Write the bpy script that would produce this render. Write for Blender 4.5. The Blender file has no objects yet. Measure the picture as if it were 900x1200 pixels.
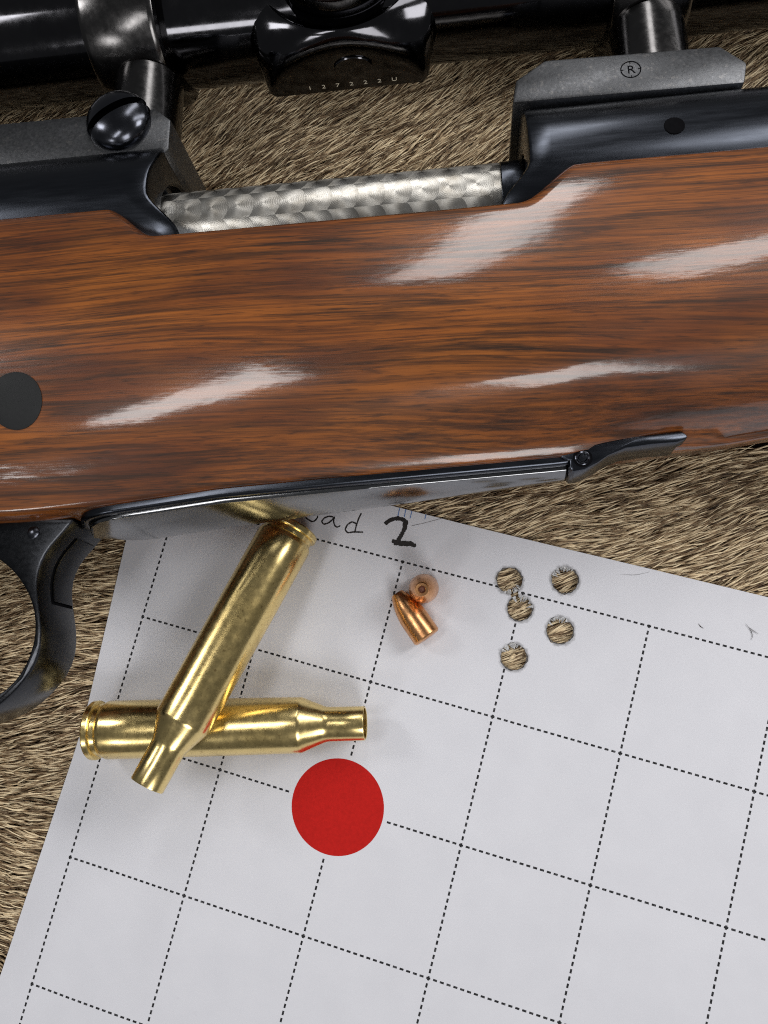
import bpy, bmesh, math, random
import numpy as np
from mathutils import Vector, Matrix, geometry

S = 0.001                       # everything below is written in millimetres
sc = bpy.context.scene
col = sc.collection
random.seed(4)
rng = np.random.default_rng(11)

# ------------------------------------------------------------------ camera
cam_d = bpy.data.cameras.new("camera")
cam = bpy.data.objects.new("camera", cam_d)
col.objects.link(cam)
cam_d.sensor_fit = 'VERTICAL'
cam_d.sensor_height = 36.0
cam_d.lens = 27.0
cam_d.clip_start = 0.005
cam_d.clip_end = 20.0
cam.matrix_world = Matrix(((0.99427, 0.01539, 0.10576, 17.09 * S),
                           (0.0, 0.98958, -0.14397, -23.27 * S),
                           (-0.10687, 0.14314, 0.98391, 159.02 * S),
                           (0, 0, 0, 1)))
sc.camera = cam

# ------------------------------------------------------------------ light
world = bpy.data.worlds.new("World")
sc.world = world
world.use_nodes = True
bg = world.node_tree.nodes["Background"]
bg.inputs[0].default_value = (0.95, 0.97, 1.0, 1)
bg.inputs[1].default_value = 0.095


def lamp(name, loc, target, size, power, roll=0.0, color=(1, 0.985, 0.97)):
    d = bpy.data.lights.new(name, 'AREA')
    d.shape = 'RECTANGLE'
    d.size, d.size_y = size
    d.energy = power
    d.color = color
    o = bpy.data.objects.new(name, d)
    col.objects.link(o)
    o.location = loc
    o.rotation_euler = (Vector(target) - Vector(loc)).to_track_quat('-Z', 'Y').to_euler()
    o.rotation_euler = (o.rotation_euler.to_matrix() @ Matrix.Rotation(math.radians(roll), 3, 'Z')).to_euler()
    return o


# area lamps, most matched to reflections in the stock: position and size in metres, radiance, roll
PANELS = [((0.036, 0.320, 0.227), (0.048, 0.25), 6.4, -18), ((0.262, 0.265, 0.227), (0.066, 0.36), 6.2, -14),
          ((0.335, -0.690, 0.70), (0.33, 0.44), 6.8, 0), ((-0.073, -0.016, 0.20), (0.026, 0.085), 8.2, 34),
          ((-0.415, -0.555, 0.51), (0.145, 0.130), 9.5, 0), ((-0.270, 0.115, 0.25), (0.055, 0.09), 14.0, 0), ((0.290, 0.125, 0.25), (0.11, 0.15), 10.0, 0)]  # last one is an unseen fill added to brighten the upper fur
for pos, size, rad, roll in PANELS:
    lamp("panel_and_fill", pos, (pos[0] * 0.6, pos[1] * 0.5, 0.03), size, 1.08 * rad * math.pi * size[0] * size[1], roll)

sc.view_settings.view_transform = 'Standard'
sc.view_settings.look = 'None'
sc.view_settings.exposure = 0.0
sc.view_settings.gamma = 1.0
sc.cycles.use_denoising = False         # the denoiser smears hair and grain
sc.cycles.sample_clamp_indirect = 4.0
sc.cycles.filter_width = 1.1


# ------------------------------------------------------------------ helpers
def props(o, label=None, cat=None, group=None, kind=None):
    if label: o["label"] = label
    if cat: o["category"] = cat
    if group: o["group"] = group
    if kind: o["kind"] = kind
    return o


def empty(name, mat=None):
    o = bpy.data.objects.new(name, None)
    o.empty_display_size = 0.01
    if mat is not None:
        o.matrix_world = mat
    col.objects.link(o)
    return o


def mesh(name, verts, faces, mat, parent=None, smooth=True, angle=35, recalc=True):
    me = bpy.data.meshes.new(name)
    me.from_pydata([tuple(c * S for c in v) for v in verts], [], [tuple(f) for f in faces])
    me.validate()
    if recalc:
        bm = bmesh.new()
        bm.from_mesh(me)
        bmesh.ops.remove_doubles(bm, verts=bm.verts, dist=1e-7)
        bmesh.ops.recalc_face_normals(bm, faces=bm.faces)
        bm.to_mesh(me)
        bm.free()
    if smooth:
        me.polygons.foreach_set("use_smooth", [True] * len(me.polygons))
        me.set_sharp_from_angle(angle=math.radians(angle))
    me.materials.append(mat)
    o = bpy.data.objects.new(name, me)
    col.objects.link(o)
    if parent is not None:
        o.parent = parent
    return o


def from_bm(name, bm, mat, parent=None, angle=35):
    """bm is already in millimetres"""
    bmesh.ops.recalc_face_normals(bm, faces=bm.faces)
    for v in bm.verts:
        v.co *= S
    me = bpy.data.meshes.new(name)
    bm.to_mesh(me)
    bm.free()
    me.polygons.foreach_set("use_smooth", [True] * len(me.polygons))
    me.set_sharp_from_angle(angle=math.radians(angle))
    me.materials.append(mat)
    o = bpy.data.objects.new(name, me)
    col.objects.link(o)
    if parent is not None:
        o.parent = parent
    return o


def loft(loops, closed=True, cap0=True, cap1=True):
    """loops: equal length lists of points -> verts, faces"""
    n = len(loops[0])
    verts = [tuple(p) for lp in loops for p in lp]
    faces = []
    m = n if closed else n - 1
    for i in range(len(loops) - 1):
        for j in range(m):
            k = (j + 1) % n
            faces.append((i * n + j, i * n + k, (i + 1) * n + k, (i + 1) * n + j))
    if cap0: faces.append(tuple(range(n))[::-1])
    if cap1: faces.append(tuple((len(loops) - 1) * n + j for j in range(n)))
    return verts, faces


def lathe(profile, origin, axis, ref, seg=64, cap0=True, cap1=True):
    """profile: (distance along axis, radius) in mm"""
    a = Vector(axis).normalized(); r = Vector(ref).normalized(); b = a.cross(r)
    o = Vector(origin)
    loops = []
    for d, rad in profile:
        rad = max(rad, 1e-3)
        loops.append([o + a * d + (r * math.cos(t) + b * math.sin(t)) * rad
                      for t in (2 * math.pi * k / seg for k in range(seg))])
    return loft(loops, True, cap0, cap1)


def prism(name, poly, lo, hi, mat, parent, bevel=0.4, axes='uv', angle=35, seg=2):
    """polygon in (u,v) extruded along w from lo to hi, edges rounded"""
    bm = bmesh.new()
    def P(a, b, c):
        return (a, b, c) if axes == 'uv' else ((a, c, b) if axes == 'uw' else (c, a, b))
    va = [bm.verts.new(P(a, b, lo)) for a, b in poly]
    vb = [bm.verts.new(P(a, b, hi)) for a, b in poly]
    bm.faces.new(va[::-1]); bm.faces.new(vb)
    n = len(poly)
    for i in range(n):
        bm.faces.new((va[i], va[(i + 1) % n], vb[(i + 1) % n], vb[i]))
    bmesh.ops.recalc_face_normals(bm, faces=bm.faces)
    if bevel > 0:
        ed = [e for e in bm.edges if len(e.link_faces) == 2 and e.calc_face_angle(0) > math.radians(25)]
        bmesh.ops.bevel(bm, geom=ed, offset=bevel, segments=seg, profile=0.5, affect='EDGES', clamp_overlap=True)
    return from_bm(name, bm, mat, parent, angle)


def ribbon(pts, wid, z, name=None):
    """flat pen stroke (verts, faces) in the xy plane, smoothed"""
    P = np.array(pts, float)
    t = np.r_[0, np.cumsum(np.hypot(*np.diff(P, axis=0).T))]
    tt = np.linspace(0, t[-1], max(6, int(t[-1] / 0.12)))
    Q = np.c_[np.interp(tt, t, P[:, 0]), np.interp(tt, t, P[:, 1])]
    for _ in range(3):
        Q[1:-1] = (Q[:-2] + 2 * Q[1:-1] + Q[2:]) / 4
    T = np.gradient(Q, axis=0); T /= np.linalg.norm(T, axis=1)[:, None] + 1e-9
    N = np.c_[-T[:, 1], T[:, 0]]
    w = wid * (0.5 + 0.06 * np.sin(tt * 5.1) + 0.05 * np.sin(tt * 11.7))
    w[0] *= 0.5; w[-1] *= 0.4
    A = Q + N * w[:, None]; B = Q - N * w[:, None]
    v = [(a[0], a[1], z) for a in A] + [(b[0], b[1], z) for b in B]
    n = len(A)
    return v, [(i, i + 1, n + i + 1, n + i) for i in range(n - 1)]


def join(parts):
    V, F = [], []
    for v, f in parts:
        k = len(V)
        V += list(v)
        F += [tuple(i + k for i in q) for q in f]
    return V, F


def text_mesh(name, body, size, mat, parent, mw, depth=0.03, spacing=1.0, align='CENTER'):
    cu = bpy.data.curves.new(name, 'FONT')
    cu.body = body
    cu.size = size * S
    cu.extrude = depth * S
    cu.align_x = align
    cu.align_y = 'CENTER'
    cu.space_character = spacing
    cu.resolution_u = 4
    tmp = bpy.data.objects.new(name + "_font", cu)
    col.objects.link(tmp)
    dg = bpy.context.evaluated_depsgraph_get()
    me = bpy.data.meshes.new_from_object(tmp.evaluated_get(dg))
    bpy.data.objects.remove(tmp)
    bpy.data.curves.remove(cu)
    me.materials.clear()
    me.materials.append(mat)
    me.name = name
    o = bpy.data.objects.new(name, me)
    col.objects.link(o)
    if parent: o.parent = parent
    o.matrix_local = mw
    return o


def smooth(x):
    x = np.clip(x, 0, 1)
    return x * x * (3 - 2 * x)


def spline(xk, yk, x):
    """C1 monotone-ish cubic through knots"""
    xk = np.asarray(xk, float); yk = np.asarray(yk, float); x = np.asarray(x, float)
    d = np.gradient(yk, xk)
    i = np.clip(np.searchsorted(xk, x) - 1, 0, len(xk) - 2)
    h = xk[i + 1] - xk[i]; t = np.clip((x - xk[i]) / h, 0, 1)
    return ((2 * t**3 - 3 * t**2 + 1) * yk[i] + (t**3 - 2 * t**2 + t) * h * d[i]
            + (-2 * t**3 + 3 * t**2) * yk[i + 1] + (t**3 - t**2) * h * d[i + 1])


# ------------------------------------------------------------------ materials
class NT:
    def __init__(self, name):
        self.m = bpy.data.materials.new(name)
        self.m.use_nodes = True
        self.t = self.m.node_tree
        self.b = self.t.nodes["Principled BSDF"]
        self.out = self.t.nodes["Material Output"]

    def n(self, typ, **kw):
        nd = self.t.nodes.new(typ)
        for k, v in kw.items():
            setattr(nd, k, v)
        return nd

    def link(self, a, b):
        self.t.links.new(a, b)

    def set(self, **kw):
        for k, v in kw.items():
            self.b.inputs[k.replace('_', ' ')].default_value = v
        return self

    def val(self, sock, v):
        if hasattr(v, 'is_output') or isinstance(v, bpy.types.NodeSocket):
            self.link(v, sock)
        else:
            sock.default_value = v

    def math(self, op, a, b=0.0, c=None, clamp=False):
        nd = self.n('ShaderNodeMath', operation=op, use_clamp=clamp)
        self.val(nd.inputs[0], a); self.val(nd.inputs[1], b)
        if c is not None: self.val(nd.inputs[2], c)
        return nd.outputs[0]

    def obj(self):
        return self.n('ShaderNodeTexCoord').outputs['Object']

    def mapping(self, v, scale=(1, 1, 1), rot=(0, 0, 0), loc=(0, 0, 0)):
        nd = self.n('ShaderNodeMapping')
        self.link(v, nd.inputs[0])
        nd.inputs['Scale'].default_value = scale
        nd.inputs['Rotation'].default_value = rot
        nd.inputs['Location'].default_value = loc
        return nd.outputs[0]

    def noise(self, v, scale, detail=4, rough=0.55, dist=0.0):
        nd = self.n('ShaderNodeTexNoise')
        self.link(v, nd.inputs['Vector'])
        nd.inputs['Scale'].default_value = scale
        nd.inputs['Detail'].default_value = detail
        nd.inputs['Roughness'].default_value = rough
        nd.inputs['Distortion'].default_value = dist
        return nd.outputs[0]

    def ramp(self, f, stops):
        nd = self.n('ShaderNodeValToRGB')
        el = nd.color_ramp.elements
        while len(el) < len(stops): el.new(0.5)
        for e, (p, c) in zip(el, stops):
            e.position = p
            e.color = c if len(c) == 4 else (*c, 1)
        self.link(f, nd.inputs[0])
        return nd.outputs[0]

    def mix(self, f, a, b, mode='MIX'):
        nd = self.n('ShaderNodeMix', data_type='RGBA', blend_type=mode)
        self.val(nd.inputs[0], f); self.val(nd.inputs[6], a); self.val(nd.inputs[7], b)
        return nd.outputs[2]

    def rng(self, f, a, b, c, d):
        nd = self.n('ShaderNodeMapRange')
        self.link(f, nd.inputs[0])
        for i, v in enumerate((a, b, c, d)): nd.inputs[i + 1].default_value = v
        return nd.outputs[0]

    def bump(self, h, strength, dist, normal=None):
        nd = self.n('ShaderNodeBump')
        self.link(h, nd.inputs['Height'])
        nd.inputs['Strength'].default_value = strength
        nd.inputs['Distance'].default_value = dist * S
        if normal is not None: self.link(normal, nd.inputs['Normal'])
        return nd.outputs[0]


def G4(c):
    return (c[0], c[1], c[2], 1)


def mat_wood():
    m = NT("varnished_walnut")
    p = m.obj()
    # grain drifts gently over the length
    warp = m.noise(m.mapping(p, (6, 25, 25)), 1.0, 2)
    wv = m.n('ShaderNodeVectorMath', operation='MULTIPLY_ADD')
    comb = m.n('ShaderNodeCombineXYZ')
    k = m.math('MULTIPLY', m.math('SUBTRACT', warp, 0.5), 0.012)
    m.link(k, comb.inputs[1]); m.link(k, comb.inputs[2])
    add = m.n('ShaderNodeVectorMath', operation='ADD')
    m.link(p, add.inputs[0]); m.link(comb.outputs[0], add.inputs[1])
    q = add.outputs[0]
    bands = m.noise(m.mapping(q, (6, 210, 70)), 1.0, 3, 0.6)
    fine = m.noise(m.mapping(q, (40, 2300, 1000)), 1.0, 4, 0.62)
    mid = m.noise(m.mapping(q, (32, 980, 400)), 1.0, 6, 0.68, 0.35)
    fleck = m.noise(m.mapping(q, (170, 2600, 1700)), 1.0, 3, 0.6)
    blot = m.noise(m.mapping(q, (34, 70, 45)), 1.0, 3)
    clus = m.noise(m.mapping(q, (14, 120, 60)), 1.0, 3)
    base = m.ramp(bands, [(0.30, (0.086, 0.0200, 0.0036)), (0.50, (0.172, 0.0435, 0.0058)), (0.70, (0.265, 0.076, 0.0090))])
    c = m.mix(m.rng(blot, 0.40, 0.72, 0.0, 0.65), base, (0.37, 0.114, 0.0135, 1))
    dk2 = m.ramp(mid, [(0.38, (1, 1, 1)), (0.46, (0.55, 0.55, 0.55)), (0.54, (0, 0, 0))])
    c = m.mix(m.math('MULTIPLY', dk2, m.rng(clus, 0.30, 0.62, 0.40, 1.0)), c, (0.024, 0.0095, 0.0028, 1))
    dark = m.ramp(fine, [(0.36, (1, 1, 1)), (0.56, (0, 0, 0))])
    c = m.mix(m.math('MULTIPLY', dark, 0.62), c, (0.040, 0.0125, 0.0045, 1))
    fl = m.ramp(fleck, [(0.34, (1, 1, 1)), (0.44, (0, 0, 0))])
    c = m.mix(m.math('MULTIPLY', fl, 0.55), c, (0.014, 0.006, 0.003, 1))
    m.link(c, m.b.inputs['Base Color'])
    m.set(Roughness=0.42, Coat_Weight=1.0, Coat_Roughness=0.07, Coat_IOR=1.55)
    m.b.inputs['Specular IOR Level'].default_value = 0.35
    h = m.math('ADD', m.math('MULTIPLY', fleck, 1.0), m.math('MULTIPLY', m.noise(p, 150, 2), 0.9))
    h = m.math('ADD', h, m.math('MULTIPLY', fine, 0.7))
    wavy = m.bump(m.noise(m.mapping(p, (70, 190, 190)), 1.0, 3, 0.6), 0.2, 0.40)      # hand rubbed surface is never quite even
    m.link(m.bump(h, 0.13, 0.05, wavy), m.b.inputs['Coat Normal'])
    sm = m.rng(m.noise(p, 60, 3), 0.3, 0.7, 0.08, 0.14)
    m.link(sm, m.b.inputs['Coat Roughness'])
    return m.m


def mat_steel(name, colr, rough=(0.2, 0.34), bump=0.25, bscale=420, wear=0.0, metallic=1.0, stretch=(1, 1, 1)):
    m = NT(name)
    p = m.mapping(m.obj(), stretch)
    n1 = m.noise(p, bscale, 4, 0.6)
    n2 = m.noise(p, bscale * 0.16, 3, 0.6)
    c = m.mix(m.rng(n2, 0.35, 0.7, 0, 1), G4(colr), G4([x * 0.84 for x in colr]))
    if wear:
        s = m.ramp(m.noise(p, bscale * 0.55, 5, 0.7), [(0.56, (0, 0, 0)), (0.66, (1, 1, 1))])
        c = m.mix(m.math('MULTIPLY', s, wear), c, (0.33, 0.31, 0.29, 1))
    m.link(c, m.b.inputs['Base Color'])
    m.set(Metallic=metallic)
    m.link(m.rng(n1, 0.3, 0.7, rough[0], rough[1]), m.b.inputs['Roughness'])
    if bump:
        m.link(m.bump(n1, bump, 0.05), m.b.inputs['Normal'])
    return m.m


def mat_jewel():
    m = NT("engine_turned_steel")
    p = m.obj()
    sep = m.n('ShaderNodeSeparateXYZ'); m.link(p, sep.inputs[0])
    a = m.math('ARCTAN2', sep.outputs[2], sep.outputs[1])
    pitch = 5.0 * S
    fu = m.math('DIVIDE', sep.outputs[0], pitch)
    fs = m.math('ADD', m.math('DIVIDE', m.math('MULTIPLY', a, 7.4 * S), pitch), 0.12)
    cs = m.math('SUBTRACT', m.math('FRACT', fs), 0.5)
    q = m.math('SQRT', m.math('SUBTRACT', 0.42, m.math('MULTIPLY', cs, cs)))       # each spot overlaps the one before it
    cu = m.math('SUBTRACT', m.math('ADD', m.math('FRACT', m.math('SUBTRACT', fu, q)), q), 1.0)
    r = m.math('SQRT', m.math('ADD', m.math('MULTIPLY', cu, cu), m.math('MULTIPLY', cs, cs)))
    ca = m.math('COSINE', a); sa = m.math('SINE', a)
    comb = m.n('ShaderNodeCombineXYZ')                       # brushed direction runs round each spot
    m.link(m.math('MULTIPLY', cs, -1.0), comb.inputs[0])
    m.link(m.math('MULTIPLY', m.math('MULTIPLY', cu, -1.0), sa), comb.inputs[1])
    m.link(m.math('MULTIPLY', cu, ca), comb.inputs[2])
    vt = m.n('ShaderNodeVectorTransform', vector_type='VECTOR', convert_from='OBJECT', convert_to='WORLD')
    m.link(comb.outputs[0], vt.inputs[0])
    nr = m.n('ShaderNodeVectorMath', operation='NORMALIZE')
    m.link(vt.outputs[0], nr.inputs[0])
    m.link(nr.outputs[0], m.b.inputs['Tangent'])
    grime = m.noise(p, 300, 4, 0.65)
    c = m.mix(m.rng(grime, 0.42, 0.70, 0, 1), (0.64, 0.62, 0.575, 1), (0.42, 0.39, 0.34, 1))
    edge = m.rng(r, 0.45, 0.66, 0.0, 0.35)
    c = m.mix(edge, c, (0.20, 0.19, 0.17, 1))
    m.link(c, m.b.inputs['Base Color'])
    m.set(Metallic=1.0, Roughness=0.36, Anisotropic=0.60)
    rings = m.math('SINE', m.math('MULTIPLY', m.math('ADD', r, m.math('MULTIPLY', grime, 0.05)), 95.0))
    h = m.math('ADD', m.math('MULTIPLY', rings, 0.07), m.math('MULTIPLY', m.noise(p, 900, 3), 0.35))
    m.link(m.bump(h, 0.35, 0.05), m.b.inputs['Normal'])
    return m.m


def mat_brass():
    m = NT("cartridge_brass")
    p = m.obj()
    n1 = m.noise(p, 620, 5, 0.65)
    n2 = m.noise(p, 90, 3, 0.6)
    c = m.mix(m.rng(n2, 0.35, 0.7, 0, 1), (0.88, 0.69, 0.31, 1), (0.84, 0.64, 0.265, 1))
    sp = m.ramp(m.noise(p, 1500, 3, 0.6), [(0.60, (0, 0, 0)), (0.70, (1, 1, 1))])
    c = m.mix(m.math('MULTIPLY', sp, 0.55), c, (0.26, 0.15, 0.05, 1))
    m.link(c, m.b.inputs['Base Color'])
    m.set(Metallic=1.0)
    m.link(m.rng(n1, 0.35, 0.7, 0.20, 0.29), m.b.inputs['Roughness'])
    m.link(m.bump(m.math('ADD', m.noise(p, 1700, 4, 0.6), m.math('MULTIPLY', m.noise(m.mapping(p, (0.12, 1, 1)), 1500, 3), 0.7)), 0.10, 0.03), m.b.inputs['Normal'])
    return m.m


def mat_copper():
    m = NT("copper_jacket")
    p = m.obj()
    n1 = m.noise(p, 900, 4, 0.6)
    c = m.mix(m.rng(n1, 0.4, 0.7, 0, 1), (0.76, 0.40, 0.18, 1), (0.62, 0.30, 0.13, 1))
    m.link(c, m.b.inputs['Base Color'])
    m.set(Metallic=1.0)
    m.link(m.rng(n1, 0.35, 0.7, 0.24, 0.34), m.b.inputs['Roughness'])
    m.link(m.bump(n1, 0.06, 0.03), m.b.inputs['Normal'])
    return m.m


CELL = 25.4
HOLES = [(72.96, 1.86, 2.70), (76.3, -3.16, 2.62), (83.71, 4.68, 2.75), (85.03, -5.4, 2.75), (77.45, -12.9, 2.72)]      # x, y, radius on the sheet


def mat_paper():
    m = NT("target_paper")
    p = m.obj()
    sep = m.n('ShaderNodeSeparateXYZ'); m.link(p, sep.inputs[0])
    X = m.math('DIVIDE', sep.outputs[0], CELL * S)
    Y = m.math('DIVIDE', sep.outputs[1], CELL * S)

    def line(a, b):
        # lines at whole numbers of a, dashed along b
        fa = m.math('ABSOLUTE', m.math('SUBTRACT', m.math('FRACT', m.math('ADD', a, 0.5)), 0.5))
        on = m.math('LESS_THAN', fa, 0.0080)
        d = m.math('LESS_THAN', m.math('FRACT', m.math('ADD', m.math('MULTIPLY', b, 19.0), 0.30)), 0.60)
        return m.math('MULTIPLY', on, d)
    ink = m.math('MAXIMUM', line(X, Y), line(Y, X))
    ink = m.math('MULTIPLY', ink, m.math('GREATER_THAN', X, -0.012))
    ink = m.math('MULTIPLY', ink, m.math('LESS_THAN', Y, 0.012))
    # white border round the printed spot
    dx = m.math('SUBTRACT', X, 2.0); dy = m.math('ADD', Y, 2.0)
    dd = m.math('SQRT', m.math('ADD', m.math('MULTIPLY', dx, dx), m.math('MULTIPLY', dy, dy)))
    ink = m.math('MULTIPLY', ink, m.math('GREATER_THAN', dd, 0.385))
    ink = m.math('MULTIPLY', ink, m.rng(m.noise(p, 2500, 2), 0.25, 0.5, 0.86, 1.0))
    mot = m.noise(p, 120, 4, 0.6)
    c = m.mix(m.rng(mot, 0.3, 0.7, 0, 1), (0.745, 0.75, 0.80, 1), (0.71, 0.715, 0.765, 1))
    sp = m.ramp(m.noise(p, 420, 2, 0.5), [(0.72, (0, 0, 0)), (0.78, (1, 1, 1))])
    c = m.mix(m.math('MULTIPLY', sp, 0.10), c, (0.35, 0.33, 0.33, 1))
    # bullet wipe: a ragged grey smudge left round each hole
    wipe = None
    rag = m.math('MULTIPLY', m.math('SUBTRACT', m.noise(p, 700, 4, 0.7), 0.5), 0.0016)
    for hx, hy, hr in HOLES:
        ex = m.math('SUBTRACT', sep.outputs[0], hx * S); ey = m.math('SUBTRACT', sep.outputs[1], hy * S)
        d = m.math('ADD', m.math('SQRT', m.math('ADD', m.math('MULTIPLY', ex, ex), m.math('MULTIPLY', ey, ey))), rag)
        k = m.rng(d, (hr + 0.05) * S, (hr + 0.55) * S, 1.0, 0.0)
        wipe = k if wipe is None else m.math('MAXIMUM', wipe, k)
    c = m.mix(m.math('MULTIPLY', wipe, 0.62), c, (0.16, 0.155, 0.155, 1))
    c = m.mix(ink, c, (0.012, 0.012, 0.014, 1))
    m.link(c, m.b.inputs['Base Color'])
    m.set(Roughness=0.72)
    m.b.inputs['Specular IOR Level'].default_value = 0.3
    h = m.math('ADD', m.noise(p, 1800, 3), m.math('MULTIPLY', m.noise(p, 140, 3), 2.0))
    soft = m.bump(m.noise(p, 26, 2, 0.5), 0.5, 1.6)
    m.link(m.bump(h, 0.14, 0.08, soft), m.b.inputs['Normal'])
    return m.m


def mat_plain(name, colr, rough=0.5, metallic=0.0, bump=0.0, bscale=900, var=0.15):
    m = NT(name)
    p = m.obj()
    n1 = m.noise(p, bscale, 4)
    c = m.mix(m.rng(n1, 0.35, 0.65, 0, 1), G4(colr), G4([x * (1 - var) for x in colr]))
    m.link(c, m.b.inputs['Base Color'])
    m.set(Roughness=rough, Metallic=metallic)
    if bump: m.link(m.bump(n1, bump, 0.05), m.b.inputs['Normal'])
    return m.m


def mat_fur():
    m = NT("deer_hair")
    at = m.n('ShaderNodeAttribute', attribute_name="strand")
    sep = m.n('ShaderNodeSeparateColor'); m.link(at.outputs['Color'], sep.inputs[0])
    t, r1, r2 = sep.outputs
    tt = m.math('ADD', t, m.math('MULTIPLY', m.math('SUBTRACT', r1, 0.5), 0.34))
    c = m.ramp(tt, [(0.0, (0.045, 0.031, 0.021)), (0.28, (0.095, 0.064, 0.042)), (0.44, (0.66, 0.51, 0.32)),
                    (0.78, (0.92, 0.78, 0.54)), (0.90, (0.32, 0.21, 0.115)), (1.0, (0.080, 0.050, 0.030))])
    d = m.ramp(r2, [(0.0, (0.14, 0.11, 0.092)), (0.28, (0.36, 0.29, 0.24)), (0.44, (0.85, 0.82, 0.78)), (1.0, (1.2, 1.18, 1.14))])
    c = m.mix(1.0, c, d, 'MULTIPLY')
    m.link(c, m.b.inputs['Base Color'])
    m.set(Roughness=0.48)
    m.b.inputs['Specular IOR Level'].default_value = 0.35
    return m.m


M_WOOD = mat_wood()
M_BLUED = mat_steel("blued_steel", (0.058, 0.064, 0.078), (0.20, 0.30), 0.05, 900, stretch=(0.12, 1, 1))
M_RAIL = mat_steel("grey_blued_mount", (0.115, 0.118, 0.125), (0.36, 0.50), 0.5, 1700, wear=0.22)
M_MIRROR = mat_steel("polished_floorplate", (0.235, 0.24, 0.25), (0.13, 0.19), 0.04, 300)
M_GUARD = mat_steel("worn_guard_steel", (0.040, 0.042, 0.047), (0.20, 0.28), 0.05, 1500, wear=0.02)
M_SCOPE = mat_steel("scope_black", (0.064, 0.064, 0.070), (0.07, 0.13), 0.03, 500)
M_RING = mat_steel("ring_steel", (0.105, 0.102, 0.102), (0.15, 0.24), 0.20, 700)
M_SCREW = mat_steel("screw_steel", (0.070, 0.074, 0.088), (0.16, 0.26), 0.10, 500)
M_JEWEL = mat_jewel()
M_BRASS = mat_brass()
M_COPPER = mat_copper()
M_PAPER = mat_paper()
M_INK = mat_plain("marker_ink", (0.014, 0.010, 0.009), 0.6)
M_BLUEINK = mat_plain("blue_pencil", (0.13, 0.24, 0.52), 0.7)
M_PENCIL = mat_plain("grey_pencil", (0.28, 0.27, 0.28), 0.7)
M_RED = mat_plain("red_print", (0.54, 0.014, 0.011), 0.7, 0, 0.2, 1500, 0.12)
M_RED.node_tree.nodes["Principled BSDF"].inputs["Specular IOR Level"].default_value = 0.12
M_DARK = mat_plain("recess_shade", (0.006, 0.006, 0.007), 0.6)  # near-black colour put in for the shade of holes and gaps
M_RUBBER = mat_plain("ebony_plug", (0.010, 0.011, 0.012), 0.6, 0, 0.4, 1200)
M_RUBBER.node_tree.nodes["Principled BSDF"].inputs["Specular IOR Level"].default_value = 0.3
M_DARK.node_tree.nodes["Principled BSDF"].inputs["Specular IOR Level"].default_value = 0.0
M_CREAM = mat_plain("cream_paint", (0.62, 0.56, 0.44), 0.6)
M_SKIN = mat_plain("hide_skin", (0.050, 0.034, 0.023), 0.9, 0, 0.5, 400, 0.4)
M_LEAD = mat_plain("bullet_tip", (0.20, 0.075, 0.045), 0.55, 0.3, 0.4, 1500, 0.5)
M_FUR = mat_fur()
M_TORN = mat_plain("torn_paper", (0.74, 0.74, 0.75), 0.8, 0, 0.3, 3000, 0.7)
M_SOOT = mat_plain("sooty_paper_edge", (0.17, 0.165, 0.165), 0.85, 0, 0.3, 2600, 0.6)

# ------------------------------------------------------------------ the hide (ground)
nx, ny = 90, 110
gx = np.linspace(-230, 320, nx); gy = np.linspace(-360, 260, ny)
hv = [(x, y, -6.2 + 0.5 * math.sin(x * 0.05) * math.cos(y * 0.043)) for y in gy for x in gx]
hf = [(j * nx + i, j * nx + i + 1, (j + 1) * nx + i + 1, (j + 1) * nx + i) for j in range(ny - 1) for i in range(nx - 1)]
hide = mesh("ground", hv, hf, M_SKIN)
props(hide, "brown deer hide the rifle and the paper lie on", None, None, "structure")

# ------------------------------------------------------------------ rifle frame
TH, RHO = math.radians(2.0), math.radians(6.0)
u_ = Vector((math.cos(TH), math.sin(TH), 0)); z_ = Vector((0, 0, 1)); v0 = z_.cross(u_)
w_ = math.cos(RHO) * z_ + math.sin(RHO) * v0
v_ = math.cos(RHO) * v0 - math.sin(RHO) * z_
RO = Vector((0, 55.5, 20.0))
RM = Matrix(((u_.x, v_.x, w_.x, RO.x * S), (u_.y, v_.y, w_.y, RO.y * S), (u_.z, v_.z, w_.z, RO.z * S), (0, 0, 0, 1)))
rifle = empty("rifle", RM)
props(rifle, "scoped bolt action rifle with glossy walnut stock lying on its side on the hide", "rifle")

U, V_, W_ = (1, 0, 0), (0, 1, 0), (0, 0, 1)


def vf(u): return np.interp(u, [-60, -46, -26, -5, 32, 48, 66, 130], [-61.2, -60.3, -58.3, -56.9, -54.4, -51.9, -49.6, -43.0])
def hwf(u): return np.interp(u, [-60, -46, -26, -5, 32], [10.4, 10.2, 10.0, 8.6, 5.2])


# stock ------------------------------------------------------------
def v_top(u):
    r = smooth((u + 46.2) / 11.2) * (1 - smooth((u - 25.2) / 11.5))
    top = np.where(np.asarray(u) < 0, -5.5, -5.0)
    return top + (-13.3 - top) * r


def v_bot(u): return vf(u) + 1.3 * (1 - smooth((np.asarray(u) - 34) / 26)) - 0.8 * smooth((np.asarray(u) - 34) / 26)


QK = [0, .14, .32, .5, .68, .84, .94, 1]


def flank(u, v):
    vb = float(v_bot(u))
    q = np.clip((-4.0 - np.asarray(v, float)) / (-4.0 - (vb + 0.9)), 0, 1)
    wb = float(np.interp(u, [-60, -26, -5, 32, 60], [11.6, 11.2, 9.6, 6.4, 6.0]))
    flat = spline(QK, [16.7, 18.85, 20.5, 21.1, 20.0, 16.9, 14.0 * 0.5 + wb * 0.55, wb], q)
    rnd = spline(QK, [16.5, 18.3, 19.9, 20.3, 18.6, 14.3, 8.6, 2.0], q)
    b = float(smooth((u - 30) / 32))
    return flat * (1 - b) + rnd * b


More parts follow.
